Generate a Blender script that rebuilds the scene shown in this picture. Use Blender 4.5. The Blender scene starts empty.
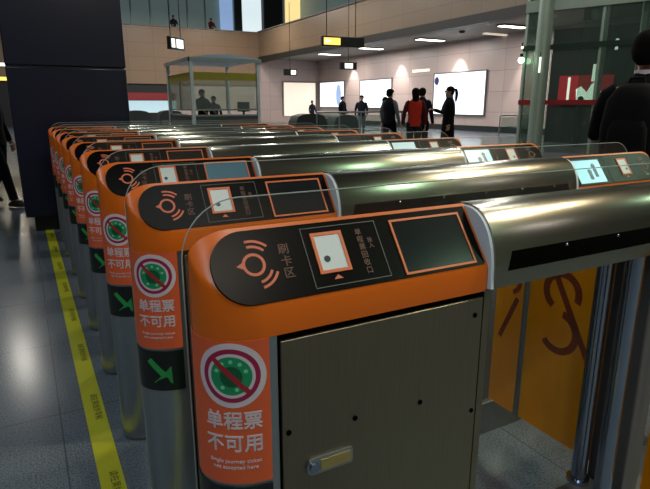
import bpy, bmesh, math, random
from mathutils import Vector, Matrix
random.seed(7)
PI = math.pi
sc = bpy.context.scene
COL = sc.collection

# ------------------------------------------------------------------ camera
H = 1.3
F = 545.0
PITCH = math.radians(14.4)
YAW = math.radians(28.6)
fw = Vector((math.sin(YAW)*math.cos(PITCH), math.cos(YAW)*math.cos(PITCH), -math.sin(PITCH)))
rt = Vector((math.cos(YAW), -math.sin(YAW), 0))
up = rt.cross(fw)
cam = bpy.data.cameras.new('camera')
cam.sensor_width = 36
cam.lens = 36*F/650
cam.clip_start = 0.05
cam.clip_end = 200
co = bpy.data.objects.new('camera', cam)
COL.objects.link(co)
co.matrix_world = Matrix(((rt.x, up.x, -fw.x, 0), (rt.y, up.y, -fw.y, 0), (rt.z, up.z, -fw.z, H), (0, 0, 0, 1)))
sc.camera = co

# ------------------------------------------------------------------ materials
MATS = {}
def srgb(c):
    return tuple(((v/255)/12.92 if v/255 <= .04045 else ((v/255+.055)/1.055)**2.4) for v in c) + (1,)
def mat(name, rgb=(128, 128, 128), rough=.5, metal=0, noise=0, scale=8, emit=None, strength=1, bump=0, stretch=None, spec=.5, coat=0, alpha=None):
    m = bpy.data.materials.new(name)
    m.use_nodes = True
    nt = m.node_tree
    b = nt.nodes['Principled BSDF']
    c = srgb(rgb)
    b.inputs['Base Color'].default_value = c
    b.inputs['Roughness'].default_value = rough
    b.inputs['Metallic'].default_value = metal
    b.inputs['Specular IOR Level'].default_value = spec
    b.inputs['Coat Weight'].default_value = coat
    b.inputs['Coat Roughness'].default_value = .08
    tc = nt.nodes.new('ShaderNodeTexCoord')
    mp = nt.nodes.new('ShaderNodeMapping')
    nt.links.new(tc.outputs['Object'], mp.inputs[0])
    if stretch:
        mp.inputs['Scale'].default_value = stretch
    nz = nt.nodes.new('ShaderNodeTexNoise')
    nz.inputs['Scale'].default_value = scale
    nz.inputs['Detail'].default_value = 6
    nt.links.new(mp.outputs[0], nz.inputs['Vector'])
    if noise:
        mx = nt.nodes.new('ShaderNodeMix'); mx.data_type = 'RGBA'
        mx.inputs[6].default_value = tuple(v*(1-noise) for v in c[:3])+(1,)
        mx.inputs[7].default_value = tuple(min(1, v*(1+noise)) for v in c[:3])+(1,)
        nt.links.new(nz.outputs[0], mx.inputs[0])
        nt.links.new(mx.outputs[2], b.inputs['Base Color'])
    if bump:
        bp = nt.nodes.new('ShaderNodeBump')
        bp.inputs['Strength'].default_value = bump
        bp.inputs['Distance'].default_value = .002
        nt.links.new(nz.outputs[0], bp.inputs['Height'])
        nt.links.new(bp.outputs[0], b.inputs['Normal'])
    if emit is not None:
        b.inputs['Emission Color'].default_value = srgb(emit)
        b.inputs['Emission Strength'].default_value = strength
    MATS[name] = m
    return m

def glassmat(name, rgb, trans=.8, gloss=.08, rough=.05, diff=None, fres=.6):
    """thin tinted sheet: transparent + diffuse + glossy"""
    m = bpy.data.materials.new(name); m.use_nodes = True
    nt = m.node_tree; nt.nodes.clear()
    out = nt.nodes.new('ShaderNodeOutputMaterial')
    tr = nt.nodes.new('ShaderNodeBsdfTransparent'); tr.inputs[0].default_value = srgb(rgb)
    df = nt.nodes.new('ShaderNodeBsdfDiffuse'); df.inputs[0].default_value = srgb(diff or rgb)
    gl = nt.nodes.new('ShaderNodeBsdfGlossy'); gl.inputs['Roughness'].default_value = rough
    nz = nt.nodes.new('ShaderNodeTexNoise'); nz.inputs['Scale'].default_value = 4
    mr = nt.nodes.new('ShaderNodeMapRange')
    mr.inputs[3].default_value = (1-trans)*.85; mr.inputs[4].default_value = (1-trans)*1.15
    nt.links.new(nz.outputs[0], mr.inputs[0])
    m1 = nt.nodes.new('ShaderNodeMixShader')
    nt.links.new(mr.outputs[0], m1.inputs[0])
    nt.links.new(tr.outputs[0], m1.inputs[1]); nt.links.new(df.outputs[0], m1.inputs[2])
    fr = nt.nodes.new('ShaderNodeLayerWeight'); fr.inputs[0].default_value = .15
    ml = nt.nodes.new('ShaderNodeMath'); ml.operation = 'MULTIPLY_ADD'
    ml.inputs[1].default_value = fres; ml.inputs[2].default_value = gloss
    nt.links.new(fr.outputs['Fresnel'], ml.inputs[0])
    m2 = nt.nodes.new('ShaderNodeMixShader')
    nt.links.new(ml.outputs[0], m2.inputs[0])
    nt.links.new(m1.outputs[0], m2.inputs[1]); nt.links.new(gl.outputs[0], m2.inputs[2])
    nt.links.new(m2.outputs[0], out.inputs[0])
    MATS[name] = m
    return m

mat('orange', (204, 97, 14), .32, noise=.06, scale=5, spec=.45)
mat('sticker_orange', (212, 92, 50), .45, noise=.05)
mat('panel_black', (7, 8, 9), .28, noise=.2, scale=30, spec=.06)
mat('symbol_orange', (196, 96, 66), .5, noise=.05)
mat('symbol_dim', (92, 58, 42), .5, noise=.05)
mat('frame_line', (62, 66, 62), .5, noise=.05)
mat('display_orange', (196, 92, 40), .4, noise=.05)
mat('screen_dark', (22, 27, 30), .2, noise=.15, scale=20, spec=.12)
mat('screen_lit', (120, 170, 185), .25, emit=(130, 185, 200), strength=.9, noise=.1)
mat('screen_mid', (50, 75, 88), .25, emit=(60, 100, 118), strength=.35, noise=.1)
mat('screen_figure', (60, 60, 110), .3, noise=.1)
mat('screen_pink', (190, 110, 120), .3, noise=.1)
mat('reader_white', (188, 200, 205), .4, noise=.04)
mat('reader_dot', (14, 26, 50), .3, noise=.1)
mat('steel', (160, 168, 174), .28, .88, noise=.08, scale=6, bump=.12, stretch=(60, 60, 1.5))
mat('steel_hood', (140, 137, 126), .2, 1, noise=.08, scale=5, stretch=(1.2, 40, 40))
_n = MATS['steel_hood'].node_tree
_t = _n.nodes.new('ShaderNodeTangent'); _t.direction_type = 'RADIAL'; _t.axis = 'X'
_b = _n.nodes['Principled BSDF']; _b.inputs['Anisotropic'].default_value = .8; _b.inputs['Anisotropic Rotation'].default_value = 0
_n.links.new(_t.outputs[0], _b.inputs['Tangent'])
mat('steel_cabinet', (132, 124, 108), .42, 1, noise=.14, scale=5, bump=.08, stretch=(40, 40, 1.5))
mat('steel_post', (160, 172, 192), .2, 1, noise=.06, stretch=(30, 30, 1))
mat('steel_dark', (98, 96, 98), .5, .3, noise=.12)
mat('groove', (4, 4, 4), .9, noise=.1, spec=.02)
mat('cap_pale', (205, 216, 226), .45, noise=.06, spec=.3)
mat('brass', (190, 170, 110), .35, .8, noise=.15, scale=60)
mat('white_print', (205, 196, 205), .5, noise=.04)
mat('crimson_print', (150, 22, 70), .5, noise=.05)
mat('green_print', (20, 140, 90), .45, noise=.1)
mat('green_dark_print', (12, 84, 50), .45, noise=.1)
mat('green_pale_print', (120, 200, 160), .45, noise=.05)
mat('red_print', (158, 30, 44), .5, noise=.05)
mat('arrow_green', (34, 128, 62), .4, noise=.1, emit=(20, 110, 50), strength=.12)
mat('arrow_box', (16, 24, 22), .3, noise=.15)
mat('plinth', (96, 100, 100), .45, .3, noise=.12)
glassmat('clear_glass', (250, 253, 252), .99, .006, fres=.06)
mat('glass_edge', (150, 165, 165), .3, noise=.05)
glassmat('amber_glass', (236, 170, 20), .35, .02, .1, diff=(240, 165, 4), fres=.2)
mat('amber_print', (120, 44, 8), .5, noise=.1)
mat('navy', (9, 13, 38), .28, noise=.18, scale=2, coat=.15)
mat('navy_seam', (4, 6, 12), .5, noise=.1)
mat('kick', (9, 10, 12), .4, noise=.1)
mat('tape', (176, 176, 22), .5, noise=.08, scale=14)
mat('tape_text', (70, 66, 14), .6, noise=.1)
mat('dark_metal', (34, 34, 33), .4, .5, noise=.1)
mat('fascia_dark', (30, 29, 27), .5, noise=.15)
mat('soffit', (118, 112, 104), .6, noise=.06)
mat('ceiling_dim', (140, 142, 138), .7, noise=.08)
mat('baseboard', (30, 32, 34), .4, noise=.1)
mat('lamp_white', (255, 255, 255), .4, emit=(255, 248, 235), strength=6)
mat('lamp_warm', (255, 230, 190), .4, emit=(255, 214, 150), strength=14)
mat('lamp_green', (220, 255, 225), .4, emit=(175, 255, 190), strength=8)
mat('lightbox', (240, 245, 250), .4, emit=(232, 242, 252), strength=1.15, noise=.03, scale=1.2)
mat('lightbox_warm', (240, 235, 220), .4, emit=(240, 220, 198), strength=.66, noise=.03, scale=1.2)
mat('print_blue', (150, 175, 215), .4, emit=(150, 180, 225), strength=.7, noise=.1)
mat('print_grey', (190, 200, 215), .4, emit=(200, 210, 225), strength=.95, noise=.1)
mat('sign_black', (14, 14, 14), .4, noise=.1)
mat('sign_white', (250, 250, 240), .4, emit=(250, 252, 240), strength=1.3, noise=.02)
mat('sign_yellow', (255, 215, 90), .4, emit=(255, 212, 96), strength=1.4, noise=.05)
mat('kiosk_frame', (150, 162, 156), .35, .5, noise=.08)
mat('kiosk_post', (205, 214, 212), .35, .3, noise=.05)
mat('kiosk_yellow', (150, 140, 34), .5, noise=.08)
mat('kiosk_roof', (170, 186, 200), .5, noise=.05)
mat('desk', (62, 66, 66), .5, noise=.12)
glassmat('green_glass', (226, 236, 231), .9, .03, diff=(120, 132, 126), fres=.4)
glassmat('kiosk_glass', (225, 235, 228), .9, .03)
mat('elevator_frame', (142, 156, 144), .4, .3, noise=.1)
mat('elevator_beam', (34, 52, 42), .4, .3, noise=.1)
mat('shaft_dark', (36, 42, 42), .7, noise=.2)
mat('red_band', (130, 20, 22), .5, noise=.1)
mat('red_poster', (190, 40, 45), .5, emit=(190, 36, 44), strength=.45, noise=.08)
mat('shop_red', (120, 30, 32), .5, noise=.1, emit=(130, 30, 30), strength=.12)
mat('shop_light', (180, 205, 215), .5, emit=(170, 200, 210), strength=.5, noise=.1)
mat('shop_dark', (20, 21, 26), .6, noise=.2)
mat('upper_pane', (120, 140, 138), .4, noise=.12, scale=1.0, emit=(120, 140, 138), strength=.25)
mat('upper_bright', (220, 235, 240), .4, emit=(220, 236, 240), strength=.95, noise=.06)
mat('upper_yellow', (250, 225, 160), .4, emit=(250, 222, 150), strength=1.0, noise=.06)
mat('upper_dark', (34, 38, 40), .5, noise=.1)
# people
mat('skin', (170, 120, 96), .5, noise=.05)
mat('hair', (12, 10, 10), .85, spec=.1, noise=.3, scale=60, bump=.3)
mat('black_cloth', (9, 9, 12), .9, noise=.25, scale=30, spec=.15)
mat('dark_cloth', (24, 27, 36), .9, noise=.2, scale=30, spec=.2)
mat('grey_cloth', (110, 114, 120), .9, noise=.15, scale=30, spec=.2)
mat('pale_cloth', (150, 152, 158), .9, noise=.1, scale=30, spec=.2)
mat('red_cloth', (176, 44, 30), .85, noise=.15, scale=30, spec=.2)
mat('maroon_cloth', (74, 24, 30), .9, noise=.15, scale=30, spec=.2)
mat('blue_cloth', (34, 52, 92), .9, noise=.15, scale=30, spec=.2)
mat('olive_cloth', (70, 84, 40), .9, noise=.15, scale=30, spec=.2)
mat('shoe', (14, 13, 13), .5, noise=.1)
mat('eye_white', (210, 205, 200), .3, noise=.02)
mat('lip', (140, 80, 72), .5, noise=.05)

def tilemat(name, rgb, joint, bw, rh, rough=.4, axis='XZ', mort=.012):
    m = mat(name, rgb, rough)
    nt = m.node_tree; b = nt.nodes['Principled BSDF']
    tc = nt.nodes.new('ShaderNodeTexCoord'); sp = nt.nodes.new('ShaderNodeSeparateXYZ'); cb = nt.nodes.new('ShaderNodeCombineXYZ')
    nt.links.new(tc.outputs['Object'], sp.inputs[0])
    a, c = {'XZ': (0, 2), 'YZ': (1, 2), 'XY': (0, 1)}[axis]
    nt.links.new(sp.outputs[a], cb.inputs[0]); nt.links.new(sp.outputs[c], cb.inputs[1])
    br = nt.nodes.new('ShaderNodeTexBrick')
    br.offset = 0; br.squash = 1
    br.inputs['Scale'].default_value = 1
    br.inputs['Brick Width'].default_value = bw; br.inputs['Row Height'].default_value = rh
    br.inputs['Mortar Size'].default_value = mort; br.inputs['Mortar Smooth'].default_value = .2
    cc = srgb(rgb)
    br.inputs['Color1'].default_value = cc
    br.inputs['Color2'].default_value = tuple(v*.9 for v in cc[:3])+(1,)
    br.inputs['Mortar'].default_value = srgb(joint)
    nt.links.new(cb.outputs[0], br.inputs['Vector'])
    nt.links.new(br.outputs[0], b.inputs['Base Color'])
    return m
tilemat('tile_x', (134, 110, 88), (104, 86, 72), 1.6, .85, axis='XZ')
tilemat('tile_y', (132, 110, 88), (104, 86, 72), 1.6, .85, axis='YZ')
tilemat('tile_pink', (182, 164, 158), (140, 124, 118), 2.4, .95, axis='YZ')
tilemat('tile_pink_x', (176, 156, 150), (140, 124, 118), 1.6, .95, axis='XZ')

def floormat():
    m = mat('granite', (70, 76, 84), .2, spec=.5)
    nt = m.node_tree; b = nt.nodes['Principled BSDF']
    tc = nt.nodes.new('ShaderNodeTexCoord')
    n1 = nt.nodes.new('ShaderNodeTexNoise'); n1.inputs['Scale'].default_value = 130; n1.inputs['Detail'].default_value = 4; n1.inputs['Roughness'].default_value = .8
    nt.links.new(tc.outputs['Object'], n1.inputs['Vector'])
    r1 = nt.nodes.new('ShaderNodeValToRGB')
    r1.color_ramp.elements[0].position = .36; r1.color_ramp.elements[0].color = srgb((58, 66, 74))
    r1.color_ramp.elements[1].position = .64; r1.color_ramp.elements[1].color = srgb((116, 126, 136))
    nt.links.new(n1.outputs[0], r1.inputs[0])
    br = nt.nodes.new('ShaderNodeTexBrick'); br.offset = 0
    br.inputs['Scale'].default_value = 1; br.inputs['Brick Width'].default_value = .8; br.inputs['Row Height'].default_value = .8
    br.inputs['Mortar Size'].default_value = .003
    br.inputs['Mortar'].default_value = srgb((66, 72, 78))
    nt.links.new(tc.outputs['Object'], br.inputs['Vector'])
    nt.links.new(r1.outputs[0], br.inputs['Color1']); nt.links.new(r1.outputs[0], br.inputs['Color2'])
    nt.links.new(br.outputs[0], b.inputs['Base Color'])
floormat()

# ------------------------------------------------------------------ mesh helpers
class MB:
    def __init__(s): s.bm = bmesh.new()
    def box(s, x0, x1, y0, y1, z0, z1):
        v = [s.bm.verts.new((x, y, z)) for x in (x0, x1) for y in (y0, y1) for z in (z0, z1)]
        for f in ((0, 1, 3, 2), (4, 6, 7, 5), (0, 4, 5, 1), (2, 3, 7, 6), (0, 2, 6, 4), (1, 5, 7, 3)):
            s.bm.faces.new([v[i] for i in f])
        return s
    def bar(s, a, b, w, h, upv=(0, 0, 1)):
        a, b = Vector(a), Vector(b); d = (b-a).normalized(); u = Vector(upv)
        sd = d.cross(u)
        if sd.length < 1e-4: sd = d.cross(Vector((0, 1, 0)))
        sd.normalize(); u = sd.cross(d)
        r = []
        for p in (a, b):
            r.append([s.bm.verts.new(p+sd*i*w/2+u*j*h/2) for i, j in ((-1, -1), (1, -1), (1, 1), (-1, 1))])
        for i in range(4):
            s.bm.faces.new((r[0][i], r[0][(i+1) % 4], r[1][(i+1) % 4], r[1][i]))
        s.bm.faces.new(r[0][::-1]); s.bm.faces.new(r[1])
        return s
    def loft(s, rings, cap=True):
        vs = [[s.bm.verts.new(p) for p in r] for r in rings]
        n = len(vs[0])
        for a, b in zip(vs, vs[1:]):
            for i in range(n):
                s.bm.faces.new((a[i], a[(i+1) % n], b[(i+1) % n], b[i]))
        if cap:
            s.bm.faces.new(vs[0][::-1]); s.bm.faces.new(vs[-1])
        return s
    def tube(s, pts, rad, n=12):
        pts = [Vector(p) for p in pts]
        if not isinstance(rad, (list, tuple)): rad = [rad]*len(pts)
        rings = []; prev = None
        for i, p in enumerate(pts):
            d = (pts[min(i+1, len(pts)-1)]-pts[max(i-1, 0)]).normalized()
            if prev is None:
                prev = d.cross(Vector((0, 1, 0)) if abs(d.y) < .9 else Vector((1, 0, 0))).normalized()
            u = (prev-d*prev.dot(d)).normalized(); w = d.cross(u); prev = u
            r = rad[i]; ra, rb = r if isinstance(r, tuple) else (r, r)
            rings.append([p+u*math.cos(2*PI*k/n)*ra+w*math.sin(2*PI*k/n)*rb for k in range(n)])
        return s.loft(rings)
    def ellipse_stack(s, lv, n=20, power=2.0):
        """lv: (cx, cy, z, rx, ry)"""
        rings = []
        for cx, cy, z, rx, ry in lv:
            r = []
            for k in range(n):
                a = 2*PI*k/n; c, t = math.cos(a), math.sin(a)
                r.append((cx+rx*math.copysign(abs(c)**(2/power), c), cy+ry*math.copysign(abs(t)**(2/power), t), z))
            rings.append(r)
        return s.loft(rings)
    def ball(s, c, rx, ry, rz, n=14, m=9):
        c = Vector(c)
        top = s.bm.verts.new(c+Vector((0, 0, rz))); bot = s.bm.verts.new(c-Vector((0, 0, rz)))
        rows = []
        for i in range(1, m):
            t = PI*i/m
            rows.append([s.bm.verts.new(c+Vector((rx*math.sin(t)*math.cos(2*PI*k/n), ry*math.sin(t)*math.sin(2*PI*k/n), rz*math.cos(t)))) for k in range(n)])
        for k in range(n):
            s.bm.faces.new((top, rows[0][k], rows[0][(k+1) % n]))
            s.bm.faces.new((bot, rows[-1][(k+1) % n], rows[-1][k]))
            for i in range(len(rows)-1):
                s.bm.faces.new((rows[i][k], rows[i+1][k], rows[i+1][(k+1) % n], rows[i][(k+1) % n]))
        return s
    def prism(s, poly, mp, t0, t1):
        """poly in (u,v); mp(u,v,t)->xyz"""
        a = [s.bm.verts.new(mp(u, v, t0)) for u, v in poly]
        b = [s.bm.verts.new(mp(u, v, t1)) for u, v in poly]
        n = len(poly)
        s.bm.faces.new(a[::-1]); s.bm.faces.new(b)
        for i in range(n):
            s.bm.faces.new((a[i], a[(i+1) % n], b[(i+1) % n], b[i]))
        return s
    def annulus(s, mp, cu, cv, r0, r1, a0, a1, t0, t1, n=24, rows=1, k=1.0):
        """solid arc band from r0 to r1, mapped; full ring when a1-a0 = 2pi. k stretches u"""
        full = abs(a1-a0-2*PI) < 1e-6
        m = n if full else n+1
        def layer(t):
            return [[s.bm.verts.new(mp(cu+k*(r0+(r1-r0)*j/rows)*math.cos(a0+(a1-a0)*i/n), cv+(r0+(r1-r0)*j/rows)*math.sin(a0+(a1-a0)*i/n), t)) for i in range(m)] for j in range(rows+1)]
        A, B = layer(t0), layer(t1)
        for i in range(n):
            i2 = (i+1) % m
            for j in range(rows):
                s.bm.faces.new((A[j][i2], A[j][i], A[j+1][i], A[j+1][i2]))
                s.bm.faces.new((B[j][i], B[j][i2], B[j+1][i2], B[j+1][i]))
            s.bm.faces.new((A[rows][i2], A[rows][i], B[rows][i], B[rows][i2]))
            s.bm.faces.new((A[0][i], A[0][i2], B[0][i2], B[0][i]))
        if not full:
            for i in (0, n):
                s.bm.faces.new([A[j][i] for j in range(rows+1)]+[B[j][i] for j in range(rows, -1, -1)])
        return s
    def strip(s, mp, p0, p1, w, t0, t1, n=10):
        """straight solid band from p0 to p1 of width w in (u,v)"""
        d = Vector(p1)-Vector(p0); nn = Vector((-d.y, d.x)).normalized()*w/2
        A = []
        for i in range(n+1):
            c = Vector(p0)+d*i/n
            A.append([s.bm.verts.new(mp(c.x+sg*nn.x, c.y+sg*nn.y, t)) for sg, t in ((-1, t0), (1, t0), (1, t1), (-1, t1))])
        for a, b in zip(A, A[1:]):
            for i in range(4): s.bm.faces.new((a[i], a[(i+1) % 4], b[(i+1) % 4], b[i]))
        s.bm.faces.new(A[0][::-1]); s.bm.faces.new(A[-1])
        return s
    def text(s, body, mp, u, v, size, t0=0, t1=.001, vertical=False, width=None, bold=0):
        for li, ch in enumerate(body if vertical else [body]):
            c = bpy.data.curves.new('t', 'FONT'); c.body = ch; c.size = size; c.align_x = 'CENTER'; c.align_y = 'CENTER'; c.resolution_u = 2
            c.extrude = .5; c.offset = 0
            o = bpy.data.objects.new('t', c); COL.objects.link(o)
            bpy.context.view_layer.update()
            me = bpy.data.meshes.new_from_object(o.evaluated_get(bpy.context.evaluated_depsgraph_get()))
            bpy.data.objects.remove(o); bpy.data.curves.remove(c)
            if bold:      # cut long faces so the print follows a curved surface
                tb = bmesh.new(); tb.from_mesh(me)
                for kk in range(-9, 10):
                    bmesh.ops.bisect_plane(tb, geom=tb.verts[:]+tb.edges[:]+tb.faces[:], plane_co=(kk*.006, 0, 0), plane_no=(1, 0, 0))
                tb.to_mesh(me); tb.free()
            xs = [q.co.x for q in me.vertices] or [0, 1]
            kx = width/(max(xs)-min(xs)) if width else 1
            off = -li*size*1.05 if vertical else 0
            for bx, by in (((0, 0),) if not bold else ((-bold, 0), (bold, 0), (0, bold), (0, -bold))):
                vs = [s.bm.verts.new(mp(u+bx+q.co.x*kx, v+by+off+q.co.y, t0 if q.co.z < 0 else t1)) for q in me.vertices]
                for p in me.polygons:
                    try: s.bm.faces.new([vs[i] for i in p.vertices])
                    except ValueError: pass
            bpy.data.meshes.remove(me)
        return s
    def move(s, dx, dy, dz=0):
        bmesh.ops.translate(s.bm, verts=s.bm.verts, vec=(dx, dy, dz)); return s
    def build(s, name, m, parent=None, bevel=0, smooth=35, off=None, loc=None, rot=0):
        if off: s.move(*off)
        bmesh.ops.recalc_face_normals(s.bm, faces=s.bm.faces)
        me = bpy.data.meshes.new(name); s.bm.to_mesh(me); s.bm.free()
        me.materials.append(MATS[m] if isinstance(m, str) else m)
        for p in me.polygons: p.use_smooth = True
        me.set_sharp_from_angle(angle=math.radians(smooth))
        o = bpy.data.objects.new(name, me); COL.objects.link(o)
        if parent: o.parent = parent
        if loc: o.location = loc
        if rot: o.rotation_euler.z = rot
        if bevel:
            b = o.modifiers.new('bevel', 'BEVEL'); b.width = bevel; b.segments = 2; b.limit_method = 'ANGLE'; b.angle_limit = math.radians(40)
        return o

def thing(name, label, cat, loc=(0, 0, 0), rot=0, group=None):
    o = bpy.data.objects.new(name, None); COL.objects.link(o)
    o.empty_display_size = .1
    o.location = loc; o.rotation_euler.z = rot
    o['label'] = label; o['category'] = cat
    if group: o['group'] = group
    return o
def tag(o, label, cat, group=None):
    o['label'] = label; o['category'] = cat
    if group: o['group'] = group
    return o
def struct(o):
    o['kind'] = 'structure'; return o

# ------------------------------------------------------------------ setting
def px_x(px, Y):   # world x on plane y=Y seen at horizontal image place px near horizon
    d = fw*F+rt*(px-325)-up*(60-244.5)
    return d.x*Y/d.y
# floor
struct(MB().box(-30, 40, -8, 52, -.2, 0).build('floor', 'granite'))
# atrium: back wall with parapet
XW, YB, XF = 19.93, 37.5, 15.2
ZC = 4.4
struct(MB().box(-30, XF, YB, YB+.4, 2.6, 6.1).build('wall_back', 'tile_x'))
struct(MB().box(-30, px_x(166, YB), YB+.1, YB+.4, 0, 2.6).build('wall_back_lower', 'shop_dark'))
struct(MB().box(px_x(166, YB), XW+.4, YB+.1, YB+.5, 0, 4.4).build('wall_back_right', 'tile_pink_x'))
struct(MB().box(XW, XW+.4, -2, YB+.1, 0, 4.4).build('wall_right', 'tile_pink'))
struct(MB().box(XW-.03, XW, -2, YB, 0, .28).build('baseboard_right', 'baseboard'))
# gallery slab on the right: fascia, dark soffit edge, ceiling below it
struct(MB().box(XF, XF+.3, 13.3, YB+.2, 4.52, 6.15).build('wall_gallery', 'tile_y'))
struct(MB().box(XF-.06, XF+.32, 13.3, YB+.2, 4.18, 4.52).build('trim_1', 'fascia_dark'))
struct(MB().box(XF+.3, XW+4, 2, YB+.4, 4.4, 4.7).build('ceiling', 'soffit'))
struct(MB().box(XF-.08, XF+.36, 13.3, YB+.1, 6.15, 6.2).build('trim_2', 'soffit'))
struct(MB().box(-30, XF, YB-.06, YB+.42, 6.1, 6.15).build('trim_3', 'soffit'))
# low ceiling above the gates, held by the pillar side
struct(MB().box(-12, 11.5, -8, 6.2, 5.0, 5.3).build('ceiling_hall', 'ceiling_dim'))
# floor behind camera closed by a far dark wall on the left
struct(MB().box(-12.4, -12, -8, 52, 0, 8).build('wall_left', 'tile_y'))
struct(MB().box(-12, 24, -8.4, -8, 0, 5.3).build('wall_front', 'ceiling_dim'))

# upper concourse behind the parapet
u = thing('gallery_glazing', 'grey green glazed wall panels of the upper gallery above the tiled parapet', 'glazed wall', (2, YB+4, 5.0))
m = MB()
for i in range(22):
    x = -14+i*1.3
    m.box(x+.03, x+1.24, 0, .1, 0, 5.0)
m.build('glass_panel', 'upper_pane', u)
m = MB()
for i in range(23): m.box(-14+i*1.3-.04, -14+i*1.3+.04, -.06, .12, 0, 5.0)
m.build('mullion', 'kiosk_frame', u)
YU = YB+3.7
def upl(p0, p1, z0, z1, mt, name, label, cat):
    return tag(MB().box(px_x(p0, YU), px_x(p1, YU), YU-.1, YU+.05, z0, z1).build(name, mt), label, cat)
upl(244, 262, 6.6, 10, 'upper_bright', 'lit_window', 'bright white lit window beyond the upper gallery parapet', 'window')
upl(236, 243, 5.0, 10, 'upper_dark', 'dark_doorway', 'narrow dark doorway between bright panes of the upper gallery', 'doorway')
upl(222, 234, 6.6, 10, 'print_blue', 'pale_window', 'pale blue pane left of the dark doorway on the upper gallery', 'window')
upl(265, 283, 5.0, 10, 'shop_dark', 'dark_panel', 'dark wall panel between the white and the yellow lit upper windows', 'wall panel')
upl(286, 309, 6.9, 10, 'upper_yellow', 'yellow_window', 'warm yellow lit window at the end of the upper gallery', 'window')
struct(MB().box(-30, XF+9, YB+.4, YB+4.2, 4.7, 5.4).build('floor_upper', 'soffit'))
struct(MB().box(XF+.3, XW+4, 2, YB+4, 4.7, 5.0).build('floor_gallery', 'soffit'))
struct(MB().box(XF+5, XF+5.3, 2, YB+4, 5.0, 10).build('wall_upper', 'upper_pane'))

# light boxes on right wall
def lightbox(y0, y1, z0, z1, label, figs):
    t = thing('light_box', label, 'light box', (XW-.06, (y0+y1)/2, z0), group=None)
    yc = (y0+y1)/2
    MB().box(0, .06, y0-yc, y1-yc, 0, z1-z0).build('backlit_panel', 'lightbox', t)
    m = MB()
    w = .06
    for a, b, c, d in ((y0-w, y1+w, -w, 0), (y0-w, y1+w, z1-z0, z1-z0+w), (y0-w, y0, 0, z1-z0), (y1, y1+w, 0, z1-z0)):
        m.box(-.03, .06, a-yc, b-yc, c, d)
    m.build('frame', 'steel_dark', t)
    for (fy, fz, ry, rz, mt) in figs:
        mm = MB(); mm.annulus(lambda u_, v_, q: (-.004-q, u_, v_), fy, fz, .001, rz, 0, 2*PI, 0, .003, 20, 1, ry/rz)
        mm.build('printed_figure', mt, t)
lightbox(20.3, 24.1, .82, 2.87, 'large white backlit advertising panel behind the woman in black', [(1.0, 1.4, .25, .3, 'print_grey'), (.2, .8, .3, .5, 'print_grey'), (1.7, 1.7, .18, .22, 'screen_figure')])
lightbox(28.1, 31.6, 1.12, 2.8, 'white backlit advertising panel behind the man with pale sleeves', [(.3, .6, .3, .4, 'print_grey')])
lightbox(33.7, 37.2, 1.14, 2.85, 'farthest white backlit panel with a blue figure on its near side', [(-1.0, .8, .35, .75, 'print_blue')])
# warm panel on the back wall
t = thing('wall_panel', 'warm white lit doorway panel on the end wall left of the light boxes', 'panel', ((px_x(287, YB)+px_x(312, YB))/2, YB+.03, .5))
MB().box(-1.3, 1.3, 0, .06, 0, 2.35).build('lit_face', 'lightbox_warm', t)
m = MB(); m.box(-1.4, -1.3, -.03, .06, 0, 2.45).box(1.3, 1.4, -.03, .06, 0, 2.45).box(-1.3, 1.3, -.03, .06, 2.35, 2.45); m.build('frame', 'soffit', t)
tag(MB().box(XW-.05, XW-.01, 24.6, 26.1, 3.05, 3.2).build('wall_lettering_plate', 'lightbox_warm'), 'small pinkish glowing plate on wall above the large light box', 'plate')

# ceiling strip lights of the recess
def striplight(x, y, w, d, label, m_='lamp_white'):
    t = thing('ceiling_light', label, 'ceiling light', (x, y, 4.4), group='strip lights under the gallery')
    MB().box(-w/2-.04, w/2+.04, -d/2-.04, d/2+.04, -.06, 0).build('housing', 'soffit', t)
    MB().box(-w/2, w/2, -d/2, d/2, -.075, -.06).build('diffuser', m_, t)
striplight(17.9, 17.0, 1.3, .35, 'bright ceiling strip light nearest the glass lift')
striplight(18.0, 22.3, 1.5, .4, 'ceiling strip light above the large light box, second from lift')
striplight(17.8, 27.2, 1.4, .4, 'ceiling strip light third from the lift, above the hall people')
striplight(17.5, 31.5, 1.4, .4, 'farthest ceiling strip light under the gallery')
t = thing('ceiling_light', 'dim narrow ceiling light between the two nearest bright strips', 'ceiling light', (19.3, 19.3, 4.4), group='strip lights under the gallery')
MB().box(-.7, .7, -.1, .1, -.06, 0).build('housing', 'lightbox_warm', t)
t = thing('smoke_detector', 'small dark round detector on the ceiling under the gallery', 'detector', (17.3, 19.3, 4.4))
MB().ellipse_stack([(0, 0, -.1, .1, .1), (0, 0, 0, .14, .14)]).build('sensor_cap', 'dark_metal', t)

# ------------------------------------------------------------------ pillar
t = thing('pillar', 'massive glossy navy blue square pillar behind the far end of the gates', 'pillar', (.47, 6.9, 0))
MB().box(-.46, .52, -.50, .52, 0, .16).build('plinth', 'kick', t)
m = MB()
for z0, z1 in ((.16, 1.66), (1.675, 3.2), (3.215, 4.8), (4.815, 8)):
    m.box(-.54, .58, -.56, .6, z0, z1)
m.build('cladding', 'navy', t, bevel=.01)
MB().box(-.52, .56, -.54, .58, .17, 7.9).build('seam_backing', 'navy_seam', t)

# ------------------------------------------------------------------ ticket gates
W = .17             # gate depth
XO, YO = 1.42, W/2   # origin of a gate in its own coordinates
OFF = (-XO, -YO, 0)
A_, B_ = .105, W/2
XJ = .32
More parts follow.
